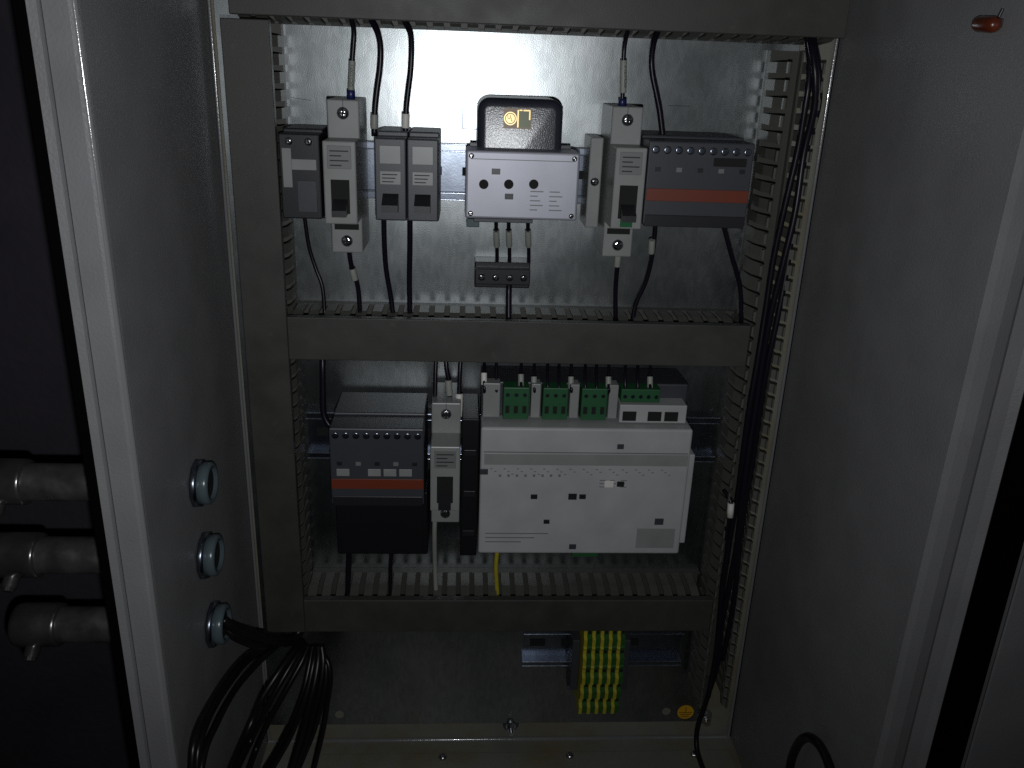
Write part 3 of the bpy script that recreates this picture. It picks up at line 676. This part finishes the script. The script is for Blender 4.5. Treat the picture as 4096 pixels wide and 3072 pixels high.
for k, (lab, r, top) in enumerate(bundle):
    P = [at(*q) for q in top]
    P = [at(q[0], q[1], q[2] + (0, 3, 6, 9, 11, 0)[min(i, 5)]) for i, q in enumerate(top[:5])]
    xk, zk = (197.5, 194.2, 202.6)[k], (-425, -450, -446)[k]
    z = P[-1].z - 26; i = 0; x_in = P[-1].x
    while z > zk:
        f_ = min(1, (i + 1) / 6); f_ = f_ * f_ * (3 - 2 * f_)
        P.append(Vector((x_in + (xk - x_in) * f_ + .8 * math.sin(i * 1.7 + k * 2), -((39, 37, 35)[k] + 2 * math.sin(i * 1.1 + k * 2)), z))); z -= 34; i += 1
    if k == 0: P += [Vector((196.0, -32, -452)), at(2812, 2845, 28), at(2797, 2885, 29)] + [at(*q) for q in top[16:]]
    t = thing("cable", lab, "cable", tuple(P[-1]), "black cables in the right duct")
    MB().tube(P, r * .86, 12, 8).build("sheath", MT['cable'], t)
    if k == 1:
        a, b = at(3224, 405, 30), at(3218, 440, 30.2); MB().lathe(a, b - a, [(0, r + .3), ((b - a).length, r + .3)], 20).build("marker_sleeve", MT['sleeve'], t)
P = L([(2895, 1960, 34), (2920, 2000, 40), (2925, 2040, 42), (2910, 2090, 40), (2905, 2160, 36), (2910, 2250, 30)], 30)
t = thing("cable", "short cable looping out of the right duct with a pale sleeve", "cable", tuple(P[-1]), "black cables in the right duct")
MB().tube(P, 1.5, 10).build("sheath", MT['cable'], t)
a, b = at(2924, 2012, 41), at(2920, 2068, 42); MB().lathe(a, b - a, [(0, 2.3), ((b - a).length, 2.3)], 20).build("marker_sleeve", MT['white'], t)

# ------------------------------------------------------------------ loose cables lower left
def Z(pts):                                                    # enlarged-view pixels -> photo pixels
    return [(700 + x / 2.765, 2600 + y / 2.765, d) for x, y, d in pts]
low = [
    ("outermost loose black cable, lower left", [(1130, -120, 34), (950, -30, 52), (740, 110, 70), (560, 330, 84), (390, 600, 92), (270, 830, 96), (205, 1050, 98), (185, 1305, 98), (190, 1450, 96)], 2.4),
    ("loose black cable beside the outermost one", [(1150, -100, 34), (980, -10, 50), (790, 130, 66), (610, 350, 80), (440, 610, 88), (330, 840, 92), (262, 1060, 94), (238, 1305, 94), (240, 1450, 92)], 2.3),
    ("loose black cable, third from the left at the floor", [(1180, -90, 32), (1060, 10, 46), (890, 170, 60), (700, 390, 72), (555, 620, 80), (440, 850, 84), (345, 1060, 86), (290, 1305, 86), (285, 1450, 84)], 2.2),
    ("loose black cable with a wide arc, fourth from the left", [(1400, -110, 30), (1290, 40, 44), (1130, 270, 58), (960, 540, 68), (850, 790, 74), (740, 1030, 76), (625, 1305, 76), (570, 1450, 76)], 2.8),
    ("loose black cable tucked right of the wide arc", [(1430, -80, 30), (1340, 70, 42), (1190, 320, 54), (1040, 590, 62), (920, 830, 66), (810, 1060, 68), (690, 1305, 68), (640, 1450, 68)], 2.3),
    ("loose black cable over the pale strip, fifth from the left", [(1480, -60, 28), (1400, 130, 38), (1250, 400, 48), (1110, 650, 54), (990, 880, 58), (900, 1090, 60), (820, 1305, 60), (780, 1450, 60)], 2.3),
    ("loose black cable at the left of the dense bundle", [(1530, -60, 26), (1490, 150, 36), (1430, 420, 46), (1330, 700, 52), (1220, 950, 56), (1110, 1150, 58), (1010, 1305, 58), (920, 1450, 58)], 2.4),
    ("glossy loose black cable in the dense bundle", [(1560, -60, 26), (1530, 150, 38), (1470, 430, 48), (1380, 700, 55), (1270, 960, 59), (1160, 1160, 61), (1075, 1305, 62), (980, 1450, 62)], 2.3),
    ("loose black cable in the middle of the dense bundle", [(1590, -60, 26), (1580, 150, 36), (1530, 430, 46), (1450, 720, 53), (1390, 960, 56), (1330, 1160, 57), (1285, 1305, 58), (1250, 1450, 58)], 2.6),
    ("loose black cable just right of the bundle's middle", [(1620, -60, 26), (1640, 150, 34), (1600, 430, 42), (1520, 720, 48), (1450, 980, 52), (1380, 1170, 54), (1330, 1305, 54), (1290, 1450, 54)], 2.5),
    ("loose black cable at the right of the dense bundle", [(1560, -20, 24), (1660, 120, 32), (1665, 380, 40), (1600, 660, 46), (1530, 900, 48), (1450, 1100, 50), (1365, 1305, 50), (1310, 1450, 50)], 2.3),
    ("rightmost loose black cable, separate from the bundle", [(1540, -10, 24), (1680, 110, 32), (1715, 330, 38), (1680, 600, 42), (1640, 860, 44), (1590, 1080, 46), (1535, 1305, 46), (1510, 1450, 46)], 2.2),
]
for lab, pts, r in low:
    P = []
    for u, v, d in Z(pts):
        q0 = at(u, v, 0); dw = D0 * (1 - 149.5 / max(abs(q0.x), 149.5)) + r * 3.2     # wall depth on this line of sight
        P.append(at(u, v, max(d, dw)))
    t = thing("cable", lab, "cable", tuple(P[-1]), "loose black cables at the lower left")
    MB().tube(P, r, 12, 6).build("sheath", MT['cable_dark'], t)
MB_ = None
# black loop lower right
P = []
for u, v, d in ([(3150, 3150, 92), (3158, 3080, 92), (3172, 3020, 94), (3200, 2968, 96), (3234, 2950, 96), (3270, 2972, 92), (3300, 3020, 88), (3322, 3080, 84), (3335, 3150, 82)]):
    q0 = at(u, v, 0); P.append(at(u, v, D0 * (1 - 226.5 / q0.x)))
t = thing("cable", "single black cable arching up from the floor at the lower right", "cable", tuple(P[0]))
MB().tube(P, 2.9, 14, 8).build("sheath", MT['cable_dark'], t)

# ------------------------------------------------------------------ conduits through the left wall
nth = ("uppermost", "middle", "lowest")
for k, (z, dd, xc) in enumerate(((-234.5, 105, -248), (-282.5, 106, -247.5), (-333.5, 104, -244))):
    t = thing("conduit_fitting", "%s of three weathered metal conduits entering the left cabinet wall" % nth[k], "conduit", (xc, -dd, z), "three conduits in the left wall")
    y = -dd
    MB().cyl((xc - 2, y, z), (-156.2, y, z), 11.0, 36).build("conduit_tube", MT['conduit_tube'], t)
    m = MB(); m.lathe((xc - 46, y, z), (1, 0, 0), [(18, 6), (18.4, 10.5), (19.5, 12.6), (22, 13.5), (44, 13.4), (45.5, 13.2), (46, 12.6), (46.2, 11.2)], 36)
    m.build("coupling", MT['conduit'], t)
    for sx in (-16,):
        m = MB(); m.cyl((xc + sx, y - 6, z - 10.5), (xc + sx, y - 12, z - 15.5), 4.4, 16); m.cyl((xc + sx, y - 11.5, z - 15), (xc + sx, y - 13.4, z - 16.8), 3.1, 8, smooth=False)
        m.build("set_screw", MT['conduit'], t)
    # inside: locknut and insulated throat
    m = MB(); m.lathe((-153.2, y, z), (1, 0, 0), [(0, 14.5), (3.4, 14.2), (3.5, 11.5)], 10); m.build("locknut", MT['zinc'], t)
    m = MB(); m.lathe((-149.8, y, z), (1, 0, 0), [(0, 12.6), (5, 12.4), (6, 11.4), (6.1, 9.2), (3, 9.0)], 30); m.build("throat", MT['bushing'], t)
    MB().cyl((-146.5, y, z), (-145.9, y, z), 9.1, 24).build("opening", MT['hole'], t)
# cables out of the lowest conduit into the duct end
for k, (dz, lab) in enumerate(((3, "upper"), (-3, "lower"))):
    P = [Vector((-147, -103 + 3 * k, -333.5 + dz)), Vector((-140, -100, -343 + dz)), Vector((-128, -86, -361 + dz)), at(1000, 2535, 70), at(1090, 2548 + 14 * k, 52), at(1170, 2550 + 14 * k, 34), at(1215, 2500, 26)]
    t = thing("cable", "%s black cable from the lowest conduit to the duct corner" % lab, "cable", tuple(P[0]), "cables out of the lowest conduit")
    MB().tube(P, 3.2, 12, 6).build("sheath", MT['cable_dark'], t)

# ------------------------------------------------------------------ amber plug on the right wall
t = thing("indicator_bulb", "small amber capsule shaped bulb on the right side wall", "bulb", (231.5, -165, 24.6))
m = MB(); m.lathe((228.6, -155.5, 25.2), (.02, -1, -.06), [(0, .5), (.5, 1.9), (1.6, 2.9), (3.4, 3.4), (13.6, 3.45), (15.4, 3.0), (16.4, 1.8), (16.8, .4)], 24); m.build("glass", MT['orange'], t)
MB().box(230.5, 232.6, -171, -159, 23, 27, .8).build("holder", MT['dark'], t)
MB().cyl((229.6, -171, 27.5), (230.2, -171.6, 30.5), .7, 10).build("pin", MT['black'], t)

for o in bpy.data.objects:
    if 'origin_mm' in o: del o['origin_mm']
